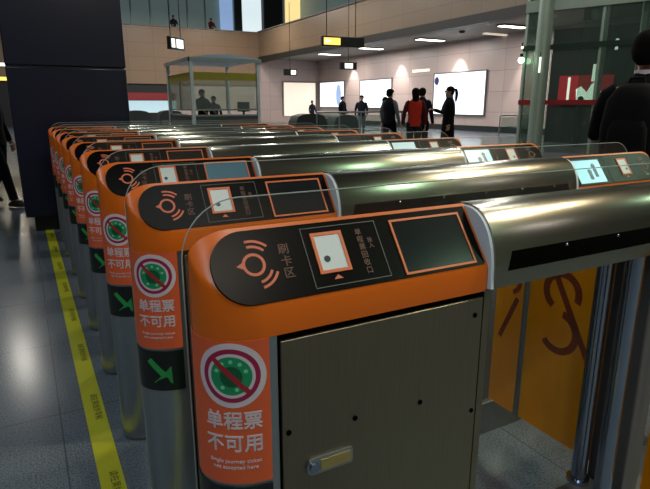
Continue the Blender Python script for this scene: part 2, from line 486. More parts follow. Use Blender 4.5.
# arc length table for the rounded nose, s=0 at (XJ, 0) going round the tip
TB = [(0, 0)]; _s = 0
for i in range(1, 401):
    t0, t1 = PI*(i-1)/400, PI*i/400
    _s += math.hypot(A_*(math.sin(t1)-math.sin(t0)), B_*(math.cos(t1)-math.cos(t0)))
    TB.append((_s, t1))
def nose_t(s):
    lo, hi = 0, 400
    while hi-lo > 1:
        md = (lo+hi)//2
        if TB[md][0] < s: lo = md
        else: hi = md
    f = (s-TB[lo][0])/(TB[hi][0]-TB[lo][0])
    return TB[lo][1]+(TB[hi][1]-TB[lo][1])*f
def nose(s, z, off):
    if s < 0: return (XJ-s, -off, z)
    th = nose_t(min(s, TB[-1][0]))
    x = XJ-A_*math.sin(th); y = B_-B_*math.cos(th)
    n = Vector((-math.sin(th)/A_, -math.cos(th)/B_)).normalized()
    return (x+n.x*off, y+n.y*off, z)
SC = .066
def nmap(u_, v_, t_): return nose(SC-u_, v_, t_)     # u to the right as seen from outside
LV = math.hypot(.085, .117)
VY, VZ = .085/LV, .117/LV
def smap(u_, v_, t_): return (u_, VY*v_-VZ*t_, .98+VZ*v_+VY*t_)   # slanted face: u along gate, v up slope, t outwards
MXC = 2.70
def mir(f): return lambda u_, v_, t_: (MXC-f(u_, v_, t_)[0],)+tuple(f(u_, v_, t_)[1:])

def head_z(x, y):
    yy = min(y, W-y)
    z = .98+yy*.117/.085
    z = min(z, 1.097)
    if x < .292:      # rounded corner in elevation
        k = min(1, (.292-x)/.078)
        z -= .042*(1-math.sqrt(max(0, 1-k*k)))
    return z
def head_mb(mirror=False):
    m = MB(); bm = m.bm
    xs = []
    for i in range(25):
        th = PI/2*(1-i/24); xs.append(XJ-A_*math.sin(th))
    xs[0] += .0008
    xs += [.40, .5, .6, .7, .806]
    ts = [0, .03, .08, .16, .25, .33, .41, .46, .5, .54, .6, .7, .8, .9, .96, 1]
    top = []; bot = []
    for x in xs:
        k = min(1, max(0, (XJ-x)/A_)); hw = B_*math.sqrt(max(0, 1-k*k))
        rowt = []; rowb = []
        for tt in ts:
            y = B_-hw+2*hw*tt
            d = min(y-(B_-hw), (B_+hw)-y)
            z = head_z(x, y)
            if d < .006: z -= (.006-math.sqrt(max(0, .006**2-(.006-d)**2)))
            xx = MXC-x if mirror else x
            rowt.append(bm.verts.new((xx, y, max(z, .95)))); rowb.append(bm.verts.new((xx, y, .926)))
        top.append(rowt); bot.append(rowb)
    n = len(ts)
    for i in range(len(xs)-1):
        for j in range(n-1):
            bm.faces.new((top[i][j], top[i+1][j], top[i+1][j+1], top[i][j+1]))
            bm.faces.new((bot[i][j+1], bot[i+1][j+1], bot[i+1][j], bot[i][j]))
        bm.faces.new((top[i][0], bot[i][0], bot[i+1][0], top[i+1][0]))
        bm.faces.new((top[i][-1], top[i+1][-1], bot[i+1][-1], bot[i][-1]))
    for r in (0, len(xs)-1):
        for j in range(n-1):
            bm.faces.new((top[r][j], top[r][j+1], bot[r][j+1], bot[r][j]))
    return m
def pill(u0, u1, v0, v1, rl, rr=0, n=14):
    """outline, left corners radius rl, right corners radius rr, ccw"""
    P = []
    for cx, cy, r, a in ((u1, v0, rr, -PI/2), (u1, v1, rr, 0), (u0, v1, rl, PI/2), (u0, v0, rl, PI)):
        sx = -1 if cx == u1 else 1; sy = 1 if cy == v0 else -1
        if r <= 0: P.append((cx, cy)); continue
        for i in range(n+1):
            th = a+PI/2*i/n
            P.append((cx+sx*r+r*math.cos(th), cy+sy*r+r*math.sin(th)))
    return P
def frame_rect(m, mp, u0, u1, v0, v1, w, t0, t1):
    for a, b, c, d in ((u0, u1, v0, v0+w), (u0, u1, v1-w, v1), (u0, u0+w, v0+w, v1-w), (u1-w, u1, v0+w, v1-w)):
        m.prism([(a, c), (b, c), (b, d), (a, d)], mp, t0, t1)
    return m
def rect(u0, u1, v0, v1): return [(u0, v0), (u1, v0), (u1, v1), (u0, v1)]

def control_panel(parent, mirror, lit):
    mp = mir(smap) if mirror else smap
    p = MB().prism(pill(.2405, .799, .006, .137, .062, .003), mp, -.004, .0025).build('control_panel', 'panel_black', parent, off=OFF)
    T0, T1 = .0025, .0034
    # contactless card symbol
    m = MB(); cu, cv = .313, .074
    m.annulus(mp, cu, cv, .0155, .0205, 0, 2*PI, T0, T1, 28)
    m.prism([(cu-.0195, cv+.006), (cu-.0195, cv-.006), (cu-.031, cv)], mp, T0, T1)
    for r in (.030, .040):
        m.annulus(mp, cu, cv, r, r+.0045, math.radians(45), math.radians(100), T0, T1, 12)
        m.annulus(mp, cu, cv, r, r+.0045, math.radians(-80), math.radians(-25), T0, T1, 12)
    m.build('card_symbol', 'symbol_orange' if not mirror else 'symbol_dim', p, off=OFF)
    if not mirror:
        MB().text('刷卡区', mp, .372, .094, .021, T0, T1, vertical=True).build('panel_lettering', 'symbol_dim', p, off=OFF)
        MB().text('单程票回收口', mp, .528, .108, .0145, T0, T1, vertical=True).text('投入', mp, .548, .09, .011, T0, T1, vertical=True).build('slot_lettering', 'symbol_dim', p, off=OFF)
    frame_rect(MB(), mp, .412, .570, .014, .128, .0016, T0, T1).build('slot_outline', 'frame_line', p, off=OFF)
    frame_rect(MB(), mp, .428, .492, .038, .116, .006, T0, .0055).build('slot_surround', 'display_orange', p, off=OFF)
    MB().prism(rect(.434, .486, .044, .110), mp, T0, .0042).build('ticket_reader', 'reader_white', p, off=OFF)
    MB().annulus(mp, .449, .065, .0003, .0062, 0, 2*PI, .0042, .005, 18).build('ticket_sensor', 'reader_dot', p, off=OFF)
    MB().prism([(.452, .026), (.470, .026), (.461, .034)], mp, T0, T1).build('arrow_mark', 'symbol_orange', p, off=OFF)
    frame_rect(MB(), mp, .602, .777, .010, .124, .0045, T0, .005).build('display_frame', 'display_orange' if not mirror else 'dark_metal', p, off=OFF)
    MB().prism(rect(.6065, .7725, .0145, .1195), mp, T0, .0032).build('display_screen', lit, p, off=OFF)
    if mirror:
        m = MB()
        for cu, cv in ((.655, .09), (.69, .065)):
            m.annulus(mp, cu, cv, .0003, .012, 0, 2*PI, .0034, .0042, 14)
        m.prism(rect(.645, .664, .04, .078), mp, .0034, .0042).prism(rect(.68, .70, .03, .055), mp, .0034, .0042)
        m.build('screen_figure', 'screen_figure', p, off=OFF)
    return p

def make_gate():
    g = thing('ticket_gate', '-', 'ticket gate', (XO, .78+YO, 0))
    # plinth
    MB().box(.82, 1.88, .012, W-.012, 0, .14).build('plinth', 'plinth', g, off=OFF, bevel=.004)
    for mr in (False, True):
        fx = (lambda x: MXC-x) if mr else (lambda x: x)
        mm = (lambda f: mir(f)) if mr else (lambda f: f)
        head_mb(mr).build('head_cover', 'orange', g, off=OFF, smooth=50)
        # end post: half round steel column
        P = [(.334, W)]+[(XJ-A_*math.sin(PI*i/24), B_+B_*math.cos(PI*i/24)) for i in range(25)]+[(.334, 0)]
        P = [(fx(x), y*.985+.0013) for x, y in P]
        MB().prism(P, lambda a, b, q: (a, b, q), .012, .9262).build('end_post', 'steel', g, off=OFF, smooth=30)
        MB().prism([(x+(.004 if not mr else -.004), y) for x, y in P], lambda a, b, q: (a, b, q), 0, .012).build('foot', 'steel_dark', g, off=OFF)
        # cabinet
        x0, x1 = sorted((fx(.336), fx(.818)))
        MB().box(x0, x1, .006, W-.006, 0, .926).build('cabinet', 'groove', g, off=OFF)
        for ys in ((-.0002, .008), (W-.008, W+.0002)):
            xa, xb = sorted((fx(.340), fx(.800)))
            d = MB().box(xa, xb, ys[0], ys[1], .10, .913).build('door', 'steel_cabinet', g, off=OFF, bevel=.002)
            if ys[0] < .1 and not mr:
                L = lambda u_, v_, q: (u_, ys[0]-q, v_)
                MB().prism(pill(.386, .484, .634, .668, .015, .006), L, -.001, .004).build('lock_rim', 'steel', d, off=OFF)
                MB().prism(rect(.414, .478, .640, .662), L, .004, .006).build('lock_plate', 'brass', d, off=OFF)
                MB().annulus(L, .400, .651, .0005, .010, 0, 2*PI, .004, .010, 20).build('lock_barrel', 'steel_post', d, off=OFF)
                for bx, bz in ((.645, .714), (.49, .724), (.779, .877), (.352, .736), (.788, .654)):
                    MB().annulus(L, bx, bz, .0005, .0052, 0, 2*PI, -.001, .0015, 14).build('screw', 'groove', d, off=OFF)
        # dark steel corner strip closing the cabinet
        xa, xb = sorted((fx(.802), fx(.82)))
        MB().box(xa, xb, .0, W, 0, .93).build('corner_strip', 'steel_cabinet', g, off=OFF)
        control_panel(g, mr, 'screen_lit' if mr else 'screen_dark')
    # sticker round the nose
    def wrap_band(s0, s1, z0, z1, o0, o1, name, mt, par):
        m = MB(); rows = []
        n = 22
        for i in range(n+1):
            s = s0+(s1-s0)*i/n
            rows.append([m.bm.verts.new(nose(s, z, o)) for z, o in ((z0, o0), (z1, o0), (z1, o1), (z0, o1))])
        for a, b in zip(rows, rows[1:]):
            for k in range(4): m.bm.faces.new((a[k], a[(k+1) % 4], b[(k+1) % 4], b[k]))
        m.bm.faces.new(rows[0][::-1]); m.bm.faces.new(rows[-1])
        return m.build(name, mt, par, off=OFF)
    st = wrap_band(.001, .27, .655, .9255, -.002, .0012, 'sticker', 'sticker_orange', g)
    cz = .863
    MB().annulus(nmap, 0, cz, .0485, .0590, 0, 2*PI, .0012, .0017, 40).build('white_ring', 'white_print', st, off=OFF)
    MB().annulus(nmap, 0, cz, .0400, .0490, 0, 2*PI, .0012, .0018, 40).build('crimson_ring', 'crimson_print', st, off=OFF)
    MB().annulus(nmap, 0, cz, .0345, .0405, 0, 2*PI, .0012, .0019, 40).build('inner_ring', 'white_print', st, off=OFF)
    MB().annulus(nmap, 0, cz, .0004, .0350, 0, 2*PI, .0012, .0020, 40, 5).build('green_disc', 'green_print', st, off=OFF)
    MB().annulus(nmap, 0, cz-.001, .0004, .019, 0, 2*PI, .0020, .0023, 24, 3).build('disc_centre', 'green_dark_print', st, off=OFF)
    for a in (20, 55, 90, 125, 160, 235, 290): MB().annulus(nmap, .026*math.cos(math.radians(a)), cz+.026*math.sin(math.radians(a)), .0003, .0036, 0, 2*PI, .0020, .0024, 10).build('disc_dot', 'green_pale_print', st, off=OFF)
    MB().strip(nmap, (-.030, cz+.031), (.030, cz-.031), .0085, .0023, .0028, 12).build('slash', 'red_print', st, off=OFF)
    m = MB()
    m.text('单程票', nmap, 0, .777, .036, .0012, .0018, width=.098, bold=.0006)
    m.text('不可用', nmap, 0, .733, .036, .0012, .0018, width=.098, bold=.0006)
    m.build('sticker_lettering', 'white_print', st, off=OFF)
    m = MB()
    m.text('Single journey ticket', nmap, 0, .700, .010, .0012, .0018, width=.092, bold=.0001)
    m.text('not accepted here', nmap, 0, .688, .010, .0012, .0018, width=.08, bold=.0001)
    m.build('small_lettering', 'white_print', st, off=OFF)
    ab = wrap_band(.001, .25, .530, .648, -.002, .0022, 'arrow_sign', 'arrow_box', g)
    m = MB()
    m.strip(nmap, (-.030, .622), (.014, .573), .016, .0022, .003, 8)
    m.prism([(.032, .552), (.030, .604), (.017, .590), (-.004, .569), (-.020, .554)], nmap, .0022, .003)
    m.build('green_arrow', 'arrow_green', ab, off=OFF)
    # hood
    def hood_ring(x, k=1.0, dz=0):
        R = [(x, .006, .93), (x, -.012, .932)]
        for i in range(41):
            a = PI*i/40
            cc = math.cos(a); ss = math.sin(a)
            R.append((x, W/2-(W/2+.012)*k*math.copysign(abs(cc)**.82, cc), .955+(.142*k+dz)*ss**.9))
        R += [(x, W+.012, .932), (x, W-.006, .93)]
        return R
    MB().loft([hood_ring(.815), hood_ring(1.2), hood_ring(1.6), hood_ring(1.878)]).build('hood', 'steel_hood', g, off=OFF, smooth=40)
    for x0, x1 in ((.807, .8145), (1.8785, 1.8925)):
        MB().loft([hood_ring(x0, .97), hood_ring(x1, .97)]).build('hood_end_cap', 'cap_pale', g, off=OFF)
    # slots either side, following the hood flank
    def flank(z):
        s = ((z-.955)/.142)**(1/.9)
        c = math.sqrt(max(0, 1-s*s))
        return W/2-(W/2+.012)*c**.82
    for side in (0, 1):
        m = MB()
        zz = [.966, .974, .982, .990, .998, 1.006]
        rows = []
        for z in zz:
            y = flank(z)-.0012; y2 = y+.004
            if side: y, y2 = W-y, W-y2
            sl = (z-.966)*.3
            rows.append([m.bm.verts.new(p) for p in ((.852+sl, y, z), (1.84-sl, y, z), (1.84-sl, y2, z), (.852+sl, y2, z))])
        for a, b in zip(rows, rows[1:]):
            for k in range(4): m.bm.faces.new((a[k], a[(k+1) % 4], b[(k+1) % 4], b[k]))
        m.bm.faces.new(rows[0][::-1]); m.bm.faces.new(rows[-1])
        sl_ = m.build('sensor_slot', 'groove', g, off=OFF)
        for bx in (1.03, 1.21, 1.40, 1.58, 1.75):
            y = flank(.999)-.001
            MB().ball((bx, y if not side else W-y, 1.000), .0042, .003, .0042, 10, 6).build('sensor_bolt', 'steel_post', sl_, off=OFF)
    # support posts and flap housing
    for xx, yy in ((1.355, .026), (1.425, .150)):
        MB().tube([(xx, yy, .14), (xx, yy, .152), (xx, yy, .153), (xx, yy, .93)], [.034, .034, .023, .023], 20).build('support_post', 'steel_post', g, off=OFF)
    MB().box(1.47, 1.55, .035, W-.02, .14, .93).build('flap_housing', 'steel_dark', g, off=OFF, bevel=.004)
    for sg in (-1, 1):
        e = W if sg > 0 else 0
        mp = lambda u_, v_, q: (1.503+q, e+sg*u_, v_)
        fw_ = .30 if sg > 0 else .125
        rr_ = .07
        f = MB().prism([(.0, .17), (fw_, .17), (fw_, .85)]+[(fw_-rr_*(1-math.cos(PI/2*i/6)), .85+rr_*math.sin(PI/2*i/6)) for i in range(1, 7)]+[(0, .92)], mp, 0, .012).build('flap', 'amber_glass', g, off=OFF)
        m = MB()
        q0, q1 = -.0012, 0
        if sg > 0:
            m.annulus(mp, .17, .70, .050, .075, math.radians(-60), math.radians(200), q0, q1, 18)
            m.annulus(mp, .17, .56, .055, .08, math.radians(100), math.radians(320), q0, q1, 18)
            m.strip(mp, (.05, .50), (.25, .84), .022, q0, q1)
        else:
            m.annulus(mp, .062, .68, .034, .052, math.radians(-70), math.radians(230), q0, q1, 18)
            m.strip(mp, (.03, .45), (.10, .62), .018, q0, q1)
        m.build('flap_print', 'amber_print', f, off=OFF)
        MB().prism(rect(fw_, fw_+.007, .17, .85), mp, 0, .012).build('flap_edge', 'steel', f, off=OFF)
    # clear guard on the far side, rising over the ridge
    pg = lambda u_, v_, q: (u_, W+.010+q, v_)
    R = .11
    gp = [(.228, .25), (2.49, .25)]+[(2.49-R+R*math.cos(PI/2*i/10), 1.132-R+R*math.sin(PI/2*i/10)) for i in range(11)]+[(.228+R-R*math.sin(PI/2*i/10), 1.132-R+R*math.cos(PI/2*i/10)) for i in range(11)]
    gg = MB().prism(gp, pg, 0, .008).build('glass_guard', 'clear_glass', g, off=OFF)
    MB().tube([Vector(pg(a, b, .004)) for a, b in gp[1:]+gp[:1]], .0013, 6).build('glass_rim', 'glass_edge', gg, off=OFF)
    m = MB()
    for bx in (.6, 1.2, 1.7, 2.2): m.tube([(bx, W-.02, .935), (bx, W+.012, .935)], .008, 10)
    m.build('glass_clamp', 'steel', g, off=OFF)
    return g

def copy_tree(o, parent=None):
    c = o.copy(); COL.objects.link(c)
    if parent: c.parent = parent
    for ch in list(o.children): copy_tree(ch, c)
    return c
gate = make_gate()
ORD = ['nearest ticket gate, its orange sticker and steel door filling the foreground',
       'second ticket gate from the camera, dark display, lit screen at its right end',
       'third ticket gate from the camera, blue glowing left display between second and fourth',
       'fourth ticket gate from the camera, just behind the one with the blue display',
       'fifth ticket gate in the row, middle one of the nine orange ended gates',
       'sixth ticket gate from the camera, fourth from the blue pillar',
       'seventh ticket gate from the camera, third from the blue pillar',
       'eighth ticket gate from the camera, second from the blue pillar',
       'ninth and farthest ticket gate, directly in front of the navy blue pillar']
gates = [gate]
for k in range(1, 9):
    c = copy_tree(gate); c.location.y = .78+YO+.62*k; gates.append(c)
for g_, l_ in zip(gates, ORD):
    g_['label'] = l_; g_['group'] = 'row of orange and steel ticket gates'
def set_left_screen(g_, mt):
    n = 0
    for p in g_.children:
        if p.name.startswith('control_panel'):
            for q in p.children:
                if q.name.startswith('display_screen') and not any(r.name.startswith('screen_figure') for r in p.children):
                    q.material_slots[0].link = 'OBJECT'; q.material_slots[0].material = MATS[mt]
set_left_screen(gates[2], 'screen_mid')
for g_ in gates[3:]:      # the far displays at the right end are off
    for p in g_.children:
        if p.name.startswith('control_panel') and any(q.name.startswith('screen_figure') for q in p.children):
            for q in list(p.children):
                if q.name.startswith('display_screen'):
                    q.material_slots[0].link = 'OBJECT'; q.material_slots[0].material = MATS['screen_dark' if g_ is not gates[3] else 'shop_light']
                if q.name.startswith('screen_figure'): bpy.data.objects.remove(q)

# yellow safety tape on the floor in front of the gates
tp = MB().box(-.040, .040, -4.5, 4.5, 0, .0015).build('floor_tape', 'tape', loc=(.135, 4.5, 0.0005))
tag(tp, 'yellow safety tape running along the floor past the gate ends', 'floor tape')
fm = lambda u_, v_, q: (v_, -u_, q)
m = MB()
for y in [-3.35+i*.62 for i in range(13)]:
    m.text('请在黄线外等候', lambda u_, v_, q, yy=y: (v_*1.0+.008, yy-u_, .0015+q), 0, 0, .034, 0, .0006)
m.build('tape_lettering', 'tape_text', tp)

# ------------------------------------------------------------------ people
def skin_mesh(vs, es, rad, root=0, sub=1):
    me = bpy.data.meshes.new('s'); me.from_pydata([Vector(v) for v in vs], es, [])
    o = bpy.data.objects.new('s', me); COL.objects.link(o)
    o.modifiers.new('k', 'SKIN').use_smooth_shade = True
    bpy.context.view_layer.update()
    for i, r in enumerate(rad):
        d = me.skin_vertices[0].data[i]; d.radius = (r, r) if not isinstance(r, tuple) else r
        d.use_root = (i == root)
    o.modifiers.new('u', 'SUBSURF').levels = sub
    bpy.context.view_layer.update()
    out = bpy.data.meshes.new_from_object(o.evaluated_get(bpy.context.evaluated_depsgraph_get()))
    bpy.data.objects.remove(o); bpy.data.meshes.remove(me)
    return out
ARMS = {'rest': ((.25, .02, 1.13), (.27, -.06, .88)), 'phone': ((.22, -.08, 1.14), (.10, -.32, 1.20)), 'swing': ((.24, .09, 1.15), (.25, .04, .90)),
        'swingf': ((.24, -.05, 1.14), (.23, -.20, .93)), 'strap': ((.24, -.06, 1.16), (.14, -.17, 1.33)), 'desk': ((.23, -.12, 1.13), (.18, -.36, 1.05))}
LEGS = {'stand': (((.10, -.01, .50), (.11, .02, .09)), ((.10, -.01, .50), (.11, .02, .09))),
        'walk': (((.09, -.13, .52), (.09, -.22, .10)), ((.10, .02, .50), (.10, .24, .14)))}
BODY = {}
def body_parts(al, ar, lg):
    key = (al, ar, lg)
    if key in BODY: return BODY[key]
    V = []; E = []; Rr = []
    def add(p, r, par=None):
        V.append(p); Rr.append(r)
        if par is not None: E.append((par, len(V)-1))
        return len(V)-1
    pel = add((0, 0, .94), (.13, .10)); wa = add((0, 0, 1.08), (.12, .09), pel); ch = add((0, 0, 1.27), (.14, .10), wa)
    nb = add((0, .005, 1.43), .065, ch); nk = add((0, -.005, 1.49), .052, nb)
    hb = add((0, -.012, 1.545), .066, nk); hm = add((0, -.012, 1.61), .088, hb); ht = add((0, -.005, 1.67), .068, hm)
    armpts = []; legpts = []
    extra = []
    for sg, a in ((-1, al), (1, ar)):
        el, wr = ARMS[a]
        el = Vector((sg*el[0], el[1], el[2])); wr = Vector((sg*wr[0], wr[1], wr[2]))
        sh = Vector((sg*.18, .005, 1.39))
        i = add(sh, .055, ch); j = add(el, .042, i); k = add(wr, .028, j)
        armpts.append((sh, el, wr))
        d = (wr-el).normalized(); side = Vector((0, -1, 0)) if abs(d.z) > .6 else Vector((-sg, 0, 0))
        side = (side-d*side.dot(d)).normalized(); nrm = d.cross(side)
        inw = Vector((-sg, 0, 0)) if abs(d.z) > .6 else Vector((0, 0, -1))
        pm = add(wr+d*.05, .032, k)
        # fingers as separate chains rooted in the palm
        for q, ln in zip((-1.4, -.45, .5, 1.4), (.062, .076, .082, .072)):
            b0 = wr+d*.05+side*q*.017
            b1 = wr+d*.09+side*q*.019
            b2 = b1+(d*.85+inw*.35).normalized()*ln*.5
            b3 = b2+(d*.55+inw*.8).normalized()*ln*.5
            extra.append(([b0, b1, b2, b3], [.011, .0095, .009, .0075]))
        t0_ = wr+d*.02+side*.018; t1_ = t0_+(d*.6+side*.8).normalized()*.04; t2_ = t1_+(d*.9+side*.2+inw*.2).normalized()*.032
        extra.append(([t0_, t1_, t2_], [.013, .011, .008]))
    for sg, (kn, an) in zip((-1, 1), LEGS[lg]):
        kn = Vector((sg*kn[0], kn[1], kn[2])); an = Vector((sg*an[0], an[1], an[2]))
        hp = Vector((sg*.09, 0, .88))
        i = add(hp, .085, pel); j = add(kn, .056, i); k = add(an, .038, j)
        add(an+Vector((0, -.13, -.055)), .032, k)
        legpts.append((hp, kn, an))
    me = skin_mesh(V, E, Rr)
    bm = bmesh.new(); bm.from_mesh(me)
    for pts, rr in extra:
        e = skin_mesh(pts, [(i, i+1) for i in range(len(pts)-1)], rr)
        bm.from_mesh(e); bpy.data.meshes.remove(e)
    mb = MB(); mb.bm.free(); mb.bm = bm
    # face: nose, ears, brow
    mb.ball((0, -.100, 1.595), .013, .018, .022, 10, 7)
    mb.ball((0, -.070, 1.545), .035, .030, .022, 12, 7)
    for sg in (-1, 1): mb.ball((sg*.078, .0, 1.60), .010, .020, .030, 10, 7)
    fin = bpy.data.meshes.new('body'); bmesh.ops.recalc_face_normals(bm, faces=bm.faces); bm.to_mesh(fin); bm.free()
    for p in fin.polygons: p.use_smooth = True
    BODY[key] = (fin, armpts, legpts)
    return BODY[key]

def person(label, x, y, face, h=1.7, top='dark_cloth', bottom='dark_cloth', al='rest', ar='rest', lg='stand', coat=False, sleeves=None, hair='short', pack=None, z=0, scarf=None, cap=None, group=None):
    t = thing('person', label, 'person', (x, y, z), math.radians(face), group)
    s = h/1.72; t.scale = (s, s, s)
    me, arms, legs = body_parts(al, ar, lg)
    me2 = me.copy(); me2.materials.append(MATS['skin'])
    b = bpy.data.objects.new('body', me2); COL.objects.link(b); b.parent = t
    # jacket / coat
    lo = .46 if coat else .84
    m = MB()
    lv = []
    if coat: lv += [(0, 0, .46, .20, .16), (0, 0, .60, .19, .15), (0, 0, .76, .18, .14)]
    lv += [(0, 0, .84, .172, .130), (0, 0, .94, .168, .128), (0, 0, 1.06, .155, .115), (0, -.003, 1.18, .172, .122), (0, 0, 1.29, .184, .122), (0, .004, 1.36, .182, .110), (0, .006, 1.41, .148, .092), (0, .006, 1.45, .098, .076), (0, .004, 1.475, .070, .066), (0, 0, 1.50, .062, .062)]
    m.ellipse_stack(lv, 24, 2.2)
    m.build('coat' if coat else 'jacket', top, t, smooth=60)
    m = MB()
    for sh, el, wr in arms:
        sh2 = sh+Vector((-math.copysign(.05, sh.x), 0, .0))
        m.tube([sh2+Vector((0, 0, .005)), sh+Vector((-math.copysign(.012, sh.x), 0, -.02)), sh.lerp(el, .45), el, el.lerp(wr, .5), wr-(wr-el).normalized()*.0], [.056, .062, .058, .050, .044, .037], 14)
    m.build('sleeves', sleeves or top, t, smooth=60)
    m = MB()
    for hp, kn, an in legs:
        m.tube([hp+Vector((-hp.x*.3, 0, .08)), hp, hp.lerp(kn, .5), kn, kn.lerp(an, .5), an+Vector((0, 0, -.0))], [.09, .105, .088, .070, .060, .056], 16)
    m.build('trousers', bottom, t, smooth=60)
    for hp, kn, an in legs:
        a = an
        mm = MB()
        zb = a.z-.09
        mm.loft([[(a.x+q*math.cos(2*PI*k/14), a.y-.045+w*math.sin(2*PI*k/14), zb+hh) for k in range(14)] for q, w, hh in ((.044, .135, 0), (.048, .14, .02), (.046, .13, .045), (.040, .07, .085))])
        mm.build('shoe', 'shoe', t, smooth=60)
    # hair
    m = MB()
    m.ball((0, .016, 1.635), .092, .096, .088, 22, 12)
    m.ellipse_stack([(0, .045, 1.53, .050, .040), (0, .040, 1.56, .078, .062), (0, .030, 1.60, .091, .080), (0, .018, 1.65, .090, .090), (0, .016, 1.70, .06, .065)], 22)
    if hair == 'long':
        m.ellipse_stack([(0, .065, 1.36, .05, .025), (0, .075, 1.45, .075, .04), (0, .06, 1.56, .088, .055), (0, .04, 1.64, .085, .06)], 16)
    if hair == 'pony':
        m.tube([(0, .10, 1.65), (0, .15, 1.64), (0, .17, 1.56), (0, .16, 1.44), (0, .15, 1.38)], [.025, .035, .036, .028, .012], 10)
    hm = m.build('hair', 'hair', t, smooth=60)
    for sg in (-1, 1):
        e = MB().ball((sg*.030, -.084, 1.615), .012, .010, .008, 10, 7).build('eye', 'eye_white', t)
        MB().ball((sg*.030, -.0925, 1.615), .005, .003, .006, 8, 5).build('iris', 'hair', e)
    MB().ball((0, -.096, 1.555), .020, .008, .006, 10, 5).build('mouth', 'lip', t)
    if cap:
        MB().ball((0, .005, 1.665), .100, .104, .070, 18, 8).ball((0, -.10, 1.660), .07, .06, .010, 14, 5).build('cap', cap, t, smooth=60)
    if scarf:
        m = MB(); m.annulus(lambda u_, v_, q: (u_, v_, 1.47+q), 0, .0, .052, .068 if scarf == 'white_print' else .085, 0, 2*PI, 0, .035 if scarf == 'white_print' else .06, 20); m.build('scarf', scarf, t, smooth=70)
    return t

person('man in black suit with back to the camera standing right of the gates', 2.99, 1.86, 112, 1.69, 'black_cloth', 'black_cloth', al='rest', ar='strap', scarf='white_print')
# backpack held on the back of that man
bt = thing('backpack', 'black rounded backpack behind the man in the black suit', 'backpack', (2.765, 1.77, .98), math.radians(112))
MB().ellipse_stack([(0, 0, 0, .105, .04), (0, 0, .03, .135, .065), (0, .005, .20, .145, .085), (0, 0, .34, .13, .07), (0, 0, .40, .09, .045), (0, 0, .425, .05, .02)], 20, 2.6).build('bag', 'black_cloth', bt, smooth=60)
MB().ellipse_stack([(0, .075, .05, .09, .02), (0, .08, .09, .095, .028), (0, .08, .2, .09, .028), (0, .078, .24, .07, .015)], 16, 2.6).build('front_pocket', 'black_cloth', bt, smooth=60)
MB().tube([(-.04, 0, .40), (-.03, 0, .45), (.03, 0, .45), (.04, 0, .40)], .008, 8).build('handle', 'black_cloth', bt)
for sx in (-1, 1):
    MB().tube([(sx*.08, -.06, .38), (sx*.10, -.12, .40), (sx*.10, -.09, .20), (sx*.09, -.07, .05)], .012, 8).build('strap', 'black_cloth', bt)

person('woman in long black coat with ponytail looking at her phone before the light box', 8.51, 9.78, -112, 1.70, 'black_cloth', 'black_cloth', al='phone', ar='rest', coat=True, hair='pony', scarf='grey_cloth')
person('person in a bright red jacket with back to the camera', 8.0, 10.35, 150, 1.67, 'red_cloth', 'dark_cloth', sleeves='maroon_cloth', al='rest', ar='rest', hair='long')
person('person in dark jacket standing just right of the red jacket', 8.52, 10.75, 120, 1.69, 'dark_cloth', 'black_cloth')
person('small slim person in pale top left of the red jacket', 8.6, 12.4, 420, 1.50, 'pale_cloth', 'grey_cloth', sleeves='maroon_cloth')
person('man in dark waistcoat with pale grey sleeves and dark cap', 8.35, 11.85, 110, 1.68, 'dark_cloth', 'black_cloth', sleeves='grey_cloth', cap='black_cloth', lg='walk')
person('man in dark hooded jacket walking past the middle light box', 12.40, 19.6, -30, 1.68, 'dark_cloth', 'grey_cloth', lg='walk', al='swing', ar='swingf')
person('person in dark coat left of the hooded man, by the railing', 14.2, 24.2, 20, 1.70, 'black_cloth', 'dark_cloth', coat=True)
person('distant person in dark top behind the railing below the farthest light box', 15.9, 30.8, 10, 1.55, 'dark_cloth', 'dark_cloth')
# kiosk clerks
person('clerk in dark top sitting inside the glass booth, on the left', 5.2, 17.75, 15, 1.78, 'black_cloth', 'dark_cloth', al='desk', ar='desk')
person('person in blue jacket leaning inside the glass booth beside the clerk', 5.72, 18.25, -30, 1.58, 'blue_cloth', 'blue_cloth', al='desk', ar='rest', sleeves='olive_cloth')
# left edge
person('person in black jacket cut off by the left edge, beyond the gates', -.33, 8.3, 60, 1.62, 'black_cloth', 'black_cloth', lg='walk', sleeves='black_cloth')
# upper gallery
person('person in dark clothes leaning on the upper gallery parapet, left one', px_x(176, YB+1.2), YB+1.2, 0, 1.62, 'dark_cloth', 'dark_cloth', z=5.4, al='desk', ar='desk')
person('person in maroon top at the upper gallery parapet, right one', px_x(213, YB+1.2), YB+1.2, 10, 1.62, 'maroon_cloth', 'dark_cloth', z=5.4, al='desk', ar='desk')
person('dark haired person standing behind the glass lift near the red poster', 15.4, 11.6, 60, 1.55, 'black_cloth', 'dark_cloth')

# ------------------------------------------------------------------ glass booth
kt = thing('ticket_booth', 'glass ticket booth with yellow band and grey frame beyond the gates', 'booth', (5.6, 18.1, 0))
x0, x1, y0, y1, zt = -1.0, 1.1, -1.4, 1.5, 2.6
for i, (x, y) in enumerate(((x0, y0), (x1, y0), (x0, y1), (x1, y1))):
    MB().box(x-.05, x+.05, y-.05, y+.05, 0, zt).build('corner_post', 'kiosk_post', kt, bevel=.008)
m = MB()
for z in (.95, 1.12): m.box(x0, x1, y0-.03, y0+.03, z, z+.05).box(x0-.03, x0+.03, y0, y1, z, z+.05)
m.box(.05, .10, y0-.02, y0+.02, 1.1, 2.1).box(x0-.02, x0+.02, 0, .05, 1.1, 2.1)
m.build('rail', 'kiosk_frame', kt)
m = MB(); m.box(x0+.04, x1-.04, y0-.012, y0+.012, 2.02, 2.24).box(x0-.012, x0+.012, y0+.04, y1-.04, 2.02, 2.24); m.build('yellow_band', 'kiosk_yellow', kt)
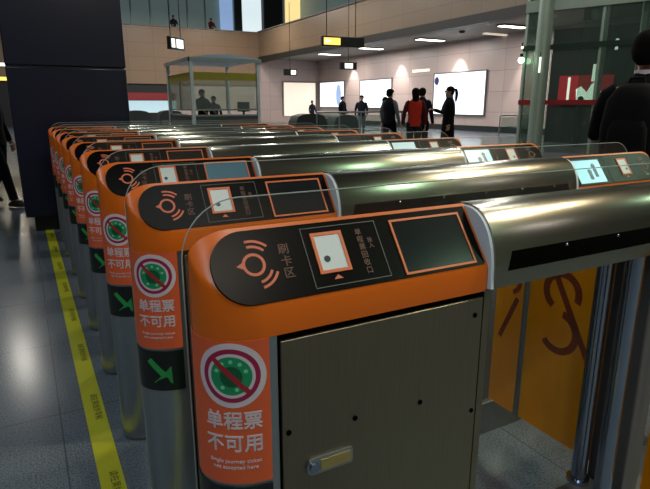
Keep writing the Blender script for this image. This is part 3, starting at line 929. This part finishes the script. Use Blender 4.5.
m = MB(); m.box(x0+.05, x1-.05, y0-.006, y0+.006, 1.15, 2.02).box(x0-.006, x0+.006, y0+.05, y1-.05, 1.15, 2.02); m.build('pane', 'kiosk_glass', kt)
m = MB(); m.box(x0, x1, y0-.02, y0+.02, .05, .95).box(x0-.02, x0+.02, y0, y1, .05, .95).box(x0, x1, y1-.02, y1+.02, .05, .95); m.build('lower_panel', 'desk', kt)
m = MB()
rf = [[(x0-.08, y, zt), (x1+.08, y, zt), (x1+.08, y, zt+.06)]+[(x1-.0-(x1-x0)*i/8, y, zt+.06+.10*math.sin(PI*i/8)) for i in range(9)]+[(x0-.08, y, zt+.06)] for y in (y0-.08, y1+.08)]
m.loft(rf); m.build('roof', 'kiosk_roof', kt)
m = MB(); m.box(x0-.1, x1+.1, y0-.1, y0-.06, zt-.06, zt+.05).box(x0-.1, x0-.06, y0-.1, y1+.1, zt-.06, zt+.05); m.build('roof_trim', 'kiosk_frame', kt)
MB().box(x0+.2, x1-.1, y0+.1, y0+.65, .9, .96).build('counter', 'desk', kt)
t = thing('monitor', 'small dark monitor on the counter of the glass booth', 'monitor', (6.35, 17.1, .96))
MB().box(-.2, .2, 0, .03, .12, .42).build('screen', 'sign_black', t)
MB().box(-.03, .03, 0, .03, 0, .14).box(-.1, .1, -.06, .08, 0, .012).build('stand', 'sign_black', t)

# ------------------------------------------------------------------ hanging signs
def hang_sign(x, y, z, w, h, label, lits, rods, top=6.9, rot=-.1, depth=.12):
    t = thing('hanging_sign', label, 'hanging sign', (x, y, z), rot)
    MB().box(-w/2, w/2, -depth/2, depth/2, -h/2, h/2).build('sign_box', 'sign_black', t, bevel=.01)
    for a, b, mt in lits:
        f = MB().box(a*w, b*w, -depth/2-.012, -depth/2, -h*.34, h*.34).build('lit_panel', mt, t)
    for r in rods:
        MB().tube([(r*w, 0, h/2), (r*w, 0, top-z)], .012, 8).build('rod', 'dark_metal', t)
    return t
s = hang_sign(8.2, 14.0, 3.0, 1.30, .27, 'black hanging sign with yellow lit left half in the middle of the hall', [(-.46, -.08, 'sign_yellow')], (-.38, .30), 8)
MB().prism([(-.58, 0), (-.50, .06), (-.50, .025), (-.40, .025), (-.40, -.025), (-.50, -.025), (-.50, -.06)], lambda u_, v_, q: (u_, -.0725-q, v_), 0, .003).build('arrow', 'sign_white', s)
hang_sign(11.8, 19.7, 2.8, .72, .28, 'smaller hanging sign with white lit centre, behind the yellow one', [(-.24, .24, 'sign_white')], (0,), 6)
hang_sign(11.9, 25.4, 2.83, .66, .30, 'small black hanging sign with white right half near the end wall', [(.04, .42, 'sign_white')], (0,), 6)
hang_sign(4.33, 17.2, 3.05, .75, .36, 'tilted hanging sign with two white lit squares above the glass booth', [(-.42, -.2, 'sign_white'), (-.08, .38, 'sign_white')], (-.35, .35), 8, rot=.75)
hang_sign(-.55, 22, 2.6, 1.5, .16, 'narrow lit sign at the left edge beyond the blue pillar', [(-.4, .4, 'sign_white')], (0,), 6, rot=.2)
hang_sign(-.9, 26, 2.3, 2.2, .2, 'warm lit sign at the left edge, lower and farther', [(-.4, .4, 'sign_yellow')], (0,), 6, rot=.2)

# ------------------------------------------------------------------ railings
def railing(a, b, n, h, label, glass=None):
    a, b = Vector(a), Vector(b); c = (a+b)/2
    t = thing('railing', label, 'railing', c)
    a, b = a-c, b-c
    m = MB().tube([a+Vector((0, 0, h)), b+Vector((0, 0, h))], .03, 10).build('top_rail', 'steel', t)
    MB().tube([a+Vector((0, 0, h*.45)), b+Vector((0, 0, h*.45))], .015, 8).build('lower_rail', 'steel', t)
    for i in range(n+1):
        p = a.lerp(b, i/n)
        MB().tube([p, p+Vector((0, 0, h))], .022, 8).build('post', 'steel', t)
    if glass:
        d = (b-a).normalized()
        for i in range(n):
            p = a.lerp(b, i/n)+d*.06; q = a.lerp(b, (i+1)/n)-d*.06
            MB().bar(p+Vector((0, 0, h*.52)), q+Vector((0, 0, h*.52)), .012, h*.8).build('infill_panel', glass, t)
railing((8.0, 15.2, 0), (12.0, 15.2, 0), 5, 1.07, 'steel railing across the hall behind the gates, centre of photo', 'green_glass')
railing((17.9, 17.3, 0), (19.4, 16.6, 0), 2, .85, 'short glass railing at the foot of the right wall', 'green_glass')
def counter(x, y, w, d, h, label, mt='shop_dark'):
    t = thing('counter', label, 'counter', (x, y, 0))
    m = MB()
    m.loft([[(-w/2, q, 0), (w/2, q, 0), (w/2, q, h*.7)]+[(w/2-w*i/10, q, h*.7+h*.3*math.sin(PI*i/10)**.25) for i in range(1, 10)]+[(-w/2, q, h*.7)] for q in (-d/2, d/2)])
    m.build('body', mt, t)
    MB().box(-w/2+.1, w/2-.1, -d/2-.02, -d/2, .2, h*.6).build('front_panel', 'desk', t)
counter(8.6, 17.0, 1.2, .6, 1.0, 'dark rounded desk behind the railing right of the booth')
counter(10.2, 17.4, 1.0, .6, .95, 'grey low desk behind the railing, right of the rounded desk', 'desk')
counter(4.6, 26, 1.1, .7, 1.05, 'dark rounded stand left of the booth under the red sign, leftmost', 'shop_dark')
counter(6.1, 26.2, 1.1, .7, 1.05, 'dark rounded stand left of the booth under the red sign, right one', 'shop_dark')
t = thing('shop_front', 'shop front with dull red fascia and pale lit strip left of the booth', 'shop', (4.9, 33.0, 0))
MB().box(-2.6, 3.2, 0, .3, 1.55, 1.95).build('fascia', 'shop_red', t)
MB().box(-2.6, 3.2, .05, .25, .85, 1.52).build('lit_strip', 'shop_light', t)
MB().box(-2.6, 3.2, .1, .3, 0, .84).build('base', 'shop_dark', t)

# ------------------------------------------------------------------ glass lift
P1 = Vector((12.60, 11.75, 0)); P2 = Vector((14.6, 6.8, 0))
dL = (P2-P1).normalized(); nL = Vector((-dL.y, dL.x, 0))   # away from camera (+x)
if nL.x < 0: nL = -nL
lt = thing('glass_lift', 'green tinted glass lift shaft with pale column and dark beam at right', 'lift', P1)
Ls = (P2-P1).length
def gp_(s, d, z): return dL*s+nL*d+Vector((0, 0, z))
MB().tube([gp_(.74, -.02, 0), gp_(.74, -.02, 4.3)], .20, 24).build('column', 'elevator_frame', lt)
MB().tube([gp_(3.1, .3, 0), gp_(3.1, .3, 4.3)], .10, 16).build('column', 'elevator_frame', lt)
for s in (0.24, 2.2, 4.2):
    MB().bar(gp_(s, .05, 0), gp_(s, .05, 4.3), .08, .08).build('mullion', 'elevator_frame', lt)
for z, hh, mt, nm in ((2.82, .13, 'elevator_beam', 'beam'), (1.36, .13, 'red_band', 'red_band'), (3.9, .3, 'elevator_frame', 'beam')):
    MB().bar(gp_(.18, 0, z), gp_(Ls, 0, z), .06, hh).build(nm, mt, lt)
for s0, s1 in ((.28, .53), (.95, 2.15), (2.25, 4.15), (4.25, Ls)):
    MB().bar(gp_(s0, .02, 2.15), gp_(s1, .02, 2.15), .02, 4.3).build('pane', 'green_glass', lt)
MB().bar(gp_(.22, .1, 2.15), gp_(.22, 2.0, 2.15), .02, 4.3).build('pane', 'green_glass', lt)
MB().bar(gp_(1.2, 2.0, 2.15), gp_(Ls, 2.0, 2.15), .02, 4.3).build('pane', 'green_glass', lt)
MB().tube([gp_(1.9, 1.6, 0), gp_(1.9, 1.6, 4.3)], .05, 12).build('cable_guide', 'elevator_frame', lt)
# dark shop behind lift
sb = thing('shop_wall', 'dark shop wall seen through the glass lift', 'wall panel', P1+nL*4.5)
MB().bar(dL*(-.42)+Vector((0, 0, 1.9)), dL*9+Vector((0, 0, 1.9)), .2, 3.8).build('wall_face', 'shaft_dark', sb)
pt = thing('poster', 'red backlit poster with white figure seen through the glass lift', 'poster', P1+nL*4.3)
MB().bar(dL*(-.05)+Vector((0, 0, 1.78)), dL*1.65+Vector((0, 0, 1.78)), .05, .95).build('poster_face', 'red_poster', pt)
m = MB()
pm = lambda u_, v_, q: tuple(dL*(u_-1.62)+Vector((0, 0, v_))-nL*(.03+q))
m.prism([(2.2, 1.35), (2.9, 1.35), (3.0, 1.6), (2.85, 1.95), (2.75, 2.05), (2.62, 1.95), (2.5, 1.7), (2.3, 1.9), (2.15, 1.8)], pm, 0, .01)
m.prism([(2.6, 2.05), (2.85, 2.05), (2.85, 2.6), (2.62, 2.6)], pm, 0, .01)
m.strip(pm, (1.9, 1.35), (1.9, 2.2), .08, 0, .01)
m.build('white_figure', 'sign_white', pt)
def small_lamp(p, r, mt, label, vert=0):
    t = thing('lamp', label, 'lamp', p)
    if vert: MB().tube([(0, 0, -vert/2), (0, 0, vert/2)], r, 10).build('tube', mt, t)
    else: MB().ball((0, 0, 0), r, r, r, 14, 9).build('bulb', mt, t)
    MB().tube([(0, 0, vert/2+r*.8), (0, 0, vert/2+r*.8+.1)], r*.5, 8).build('fitting', 'dark_metal', t)
    return t
small_lamp(tuple(P1-nL*.25+dL*.25+Vector((0, 0, 2.5))), .085, 'lamp_green', 'round pale green lamp at the left edge of the glass lift')
small_lamp(tuple(P1-nL*.25+dL*.25+Vector((0, 0, 2.83))), .04, 'sign_white', 'small dim lamp above the round green lamp')
small_lamp(tuple(P1+dL*.78-nL*.27+Vector((0, 0, 2.35))), .025, 'sign_white', 'thin vertical lamp on the pale lift column', .4)
small_lamp(tuple(P1+dL*2.0+nL*2.6+Vector((0, 0, 3.15))), .05, 'sign_white', 'pair of white dots high behind the lift glass, upper', .0)
small_lamp(tuple(P1+dL*2.0+nL*2.6+Vector((0, 0, 2.92))), .05, 'sign_white', 'pair of white dots high behind the lift glass, lower', .0)
t = thing('ceiling_light', 'long slim ceiling light behind the lift near the right edge', 'ceiling light', (17.2, 8.6, 4.4), group='strip lights under the gallery')
MB().box(-.9, .9, -.18, .18, -.07, 0).build('housing', 'soffit', t)
MB().box(-.85, .85, -.14, .14, -.085, -.07).build('diffuser', 'lamp_white', t)
t = thing('ceiling_speaker', 'small dark box hanging from the ceiling behind the lift', 'speaker', tuple(P1+dL*1.6+nL*1.0+Vector((0, 0, 3.7))))
MB().box(-.14, .14, -.12, .12, -.15, .15).build('case', 'dark_metal', t, bevel=.02)
MB().tube([(0, 0, .15), (0, 0, .7)], .015, 8).build('rod', 'dark_metal', t)

# ------------------------------------------------------------------ lights
def area(loc, target, size, power, color, name='lamp_light', sy=None, spot=False):
    l = bpy.data.lights.new(name, 'AREA'); l.energy = power; l.color = color
    l.shape = 'RECTANGLE' if sy else 'DISK'; l.size = size
    if sy: l.size_y = sy
    o = bpy.data.objects.new(name, l); COL.objects.link(o); o.location = loc
    d = Vector(target)-Vector(loc)
    o.rotation_euler = d.to_track_quat('-Z', 'Y').to_euler()
    return o
def downlight(x, y, r, mt, power, color, label, zc=5.0):
    t = thing('downlight', label, 'downlight', (x, y, zc), group='round lamps in the hall ceiling')
    MB().annulus(lambda u_, v_, q: (u_, v_, q), 0, 0, r, r+.04, 0, 2*PI, -.05, 0, 28).build('trim_ring', 'steel', t)
    MB().annulus(lambda u_, v_, q: (u_, v_, q), 0, 0, .001, r, 0, 2*PI, -.02, 0, 28).build('diffuser', mt, t)
    area((x, y, zc-.06), (x, y, 0), 2*r, power, color)
DL = [(5.1, -.1, .13, 'lamp_warm', 190, (1, .84, .6)), (5.9, .4, .11, 'lamp_warm', 50, (1, .82, .55)), (5.3, -2.9, .16, 'lamp_green', 75, (.62, 1, .66)), (8.8, -.6, .16, 'lamp_green', 70, (.66, 1, .7)), (1.6, -2.0, .2, 'lamp_warm', 55, (1, .9, .75)), (-3.0, 1.0, .2, 'lamp_white', 60, (.85, .95, 1)), (-1.5, -2.5, .2, 'lamp_white', 60, (.85, .95, 1)), (2.0, 4.6, .12, 'lamp_white', 35, (1, .96, .85)), (6.0, 4.5, .12, 'lamp_white', 35, (1, .96, .85))]
LB = ['warm downlight above the right half of the gates', 'smaller warm downlight beside the warm one', 'greenish downlight behind the camera', 'greenish downlight far to the right', 'warm downlight above and behind the camera', 'cool downlight over the aisle left of the gates', 'cool downlight at the left rear of the hall', 'white downlight over the far gates', 'white downlight over the hall beyond the gates']
for d, l in zip(DL, LB): downlight(*d, l)

def pendant(x, y, z, label, mt='lamp_white', r=.22, top=9.0, power=60):
    t = thing('pendant_lamp', label, 'pendant lamp', (x, y, z))
    MB().annulus(lambda u_, v_, q: (u_, v_, q), 0, 0, .001, r, 0, 2*PI, -.02, 0, 24).build('diffuser', mt, t)
    MB().ellipse_stack([(0, 0, 0, r*1.1, r*1.1), (0, 0, .08, r*1.1, r*1.1), (0, 0, .14, .05, .05)], 24).build('shade', 'dark_metal', t)
    MB().tube([(0, 0, .14), (0, 0, top-z)], .012, 8).build('rod', 'dark_metal', t)
    area((x, y, z-.05), (x, y, 0), 2*r, power, (1, .94, .85))
    t['group'] = 'added atrium fill lamps' if z > 7 else 'hanging lamps'
pendant(-.15*4.85, 6.62*4.85, 5.0, 'warm pendant lamp far beyond the blue pillar', 'lamp_warm', .25, power=40)
pendant(-.13*4.85, 3.0*4.85, 5.0, 'white pendant lamp beyond the left side of the gates', 'lamp_white', .14, power=40)

pendant(10.8, 9.2, 6.2, 'added fill lamp, out of view above the hall in front of the glass lift', 'lamp_white', .2, power=80)  # unseen lamp added to brighten the lift
# long unseen ceiling lights added for soft reflections on the steel hoods
def fitting(x, y, l, w, power, color, label):
    t = thing('ceiling_light', label, 'ceiling light', (x, y, 5.0), group='added fill lights in the hall ceiling')
    MB().box(-l/2-.04, l/2+.04, -w/2-.04, w/2+.04, -.07, 0).build('housing', 'soffit', t)
    MB().box(-l/2, l/2, -w/2, w/2, -.085, -.07).build('diffuser', 'shop_light', t)
    area((x, y, 4.9), (x, y, 0), l, power, color, 'lamp_light', w)
fitting(1.2, -.6, 1.2, .3, 20, (.95, 1, .96), 'added pale fill light above the nearest gate')
fitting(4.8, 2.2, 1.2, .3, 20, (.95, 1, .92), 'added pale fill light right of the gates')
fitting(8.5, -4.5, 1.2, .3, 20, (1, .9, .92), 'added pinkish fill light far right behind the camera')
fitting(-2.0, 4.0, 1.2, .3, 20, (.85, .93, 1), 'added cool fill light above the left aisle')

area((-8, 3, 4.9), (-12, 3, 1.5), 3, 160, (.85, .93, 1), 'added_wall_fill')  # cool fill added on the left wall for the end posts to reflect
# recess: wash lights on right wall, and general light in the hall beyond
def spot(loc, target, power, angle, color, blend=.5, r=.05):
    l = bpy.data.lights.new('wall_washer', 'SPOT'); l.energy = power; l.spot_size = math.radians(angle); l.spot_blend = blend; l.color = color; l.shadow_soft_size = r
    o = bpy.data.objects.new('wall_washer', l); COL.objects.link(o); o.location = loc
    o.rotation_euler = (Vector(target)-Vector(loc)).to_track_quat('-Z', 'Y').to_euler()
for y in (17.6, 22.2, 27.2, 32.5):
    spot((XW-.7, y, 4.3), (XW-.1, y, 1.6), 420, 62, (1, .92, .84))
for y in (17, 22.3, 27.2, 31.5):
    area((17.8, y, 4.3), (17.8, y, 0), 1.4, 170, (1, .96, .92), 'strip_light', .4)
for hx, hy in ((3.5, 20), (8.5, 19), (5, 26), (11, 25), (8, 32), (12.5, 33)):
    pendant(hx, hy, 7.75, 'added fill lamp, out of view, hanging in the atrium far above the glass booth', 'lamp_white', .25, 8.3, 300)  # unseen lamps added to light the hall from small spots
area((10, 13, 7.5), (9, 16, 0), 4, 160, (.9, .97, 1), 'hall_light')
area((4, 27, 7.5), (4, 27, 0), 3, 300, (.9, .97, 1), 'hall_light')
area((17.5, 9, 4.2), (17.5, 9, 0), 1.6, 90, (.85, 1, .9), 'strip_light', .3)

w = bpy.data.worlds.new('world'); sc.world = w; w.use_nodes = True
w.node_tree.nodes['Background'].inputs[0].default_value = (.60, .68, .72, 1)
w.node_tree.nodes['Background'].inputs[1].default_value = .09
sc.view_settings.view_transform = 'Standard'
sc.view_settings.look = 'None'
sc.view_settings.exposure = 0
sc.view_settings.gamma = 1
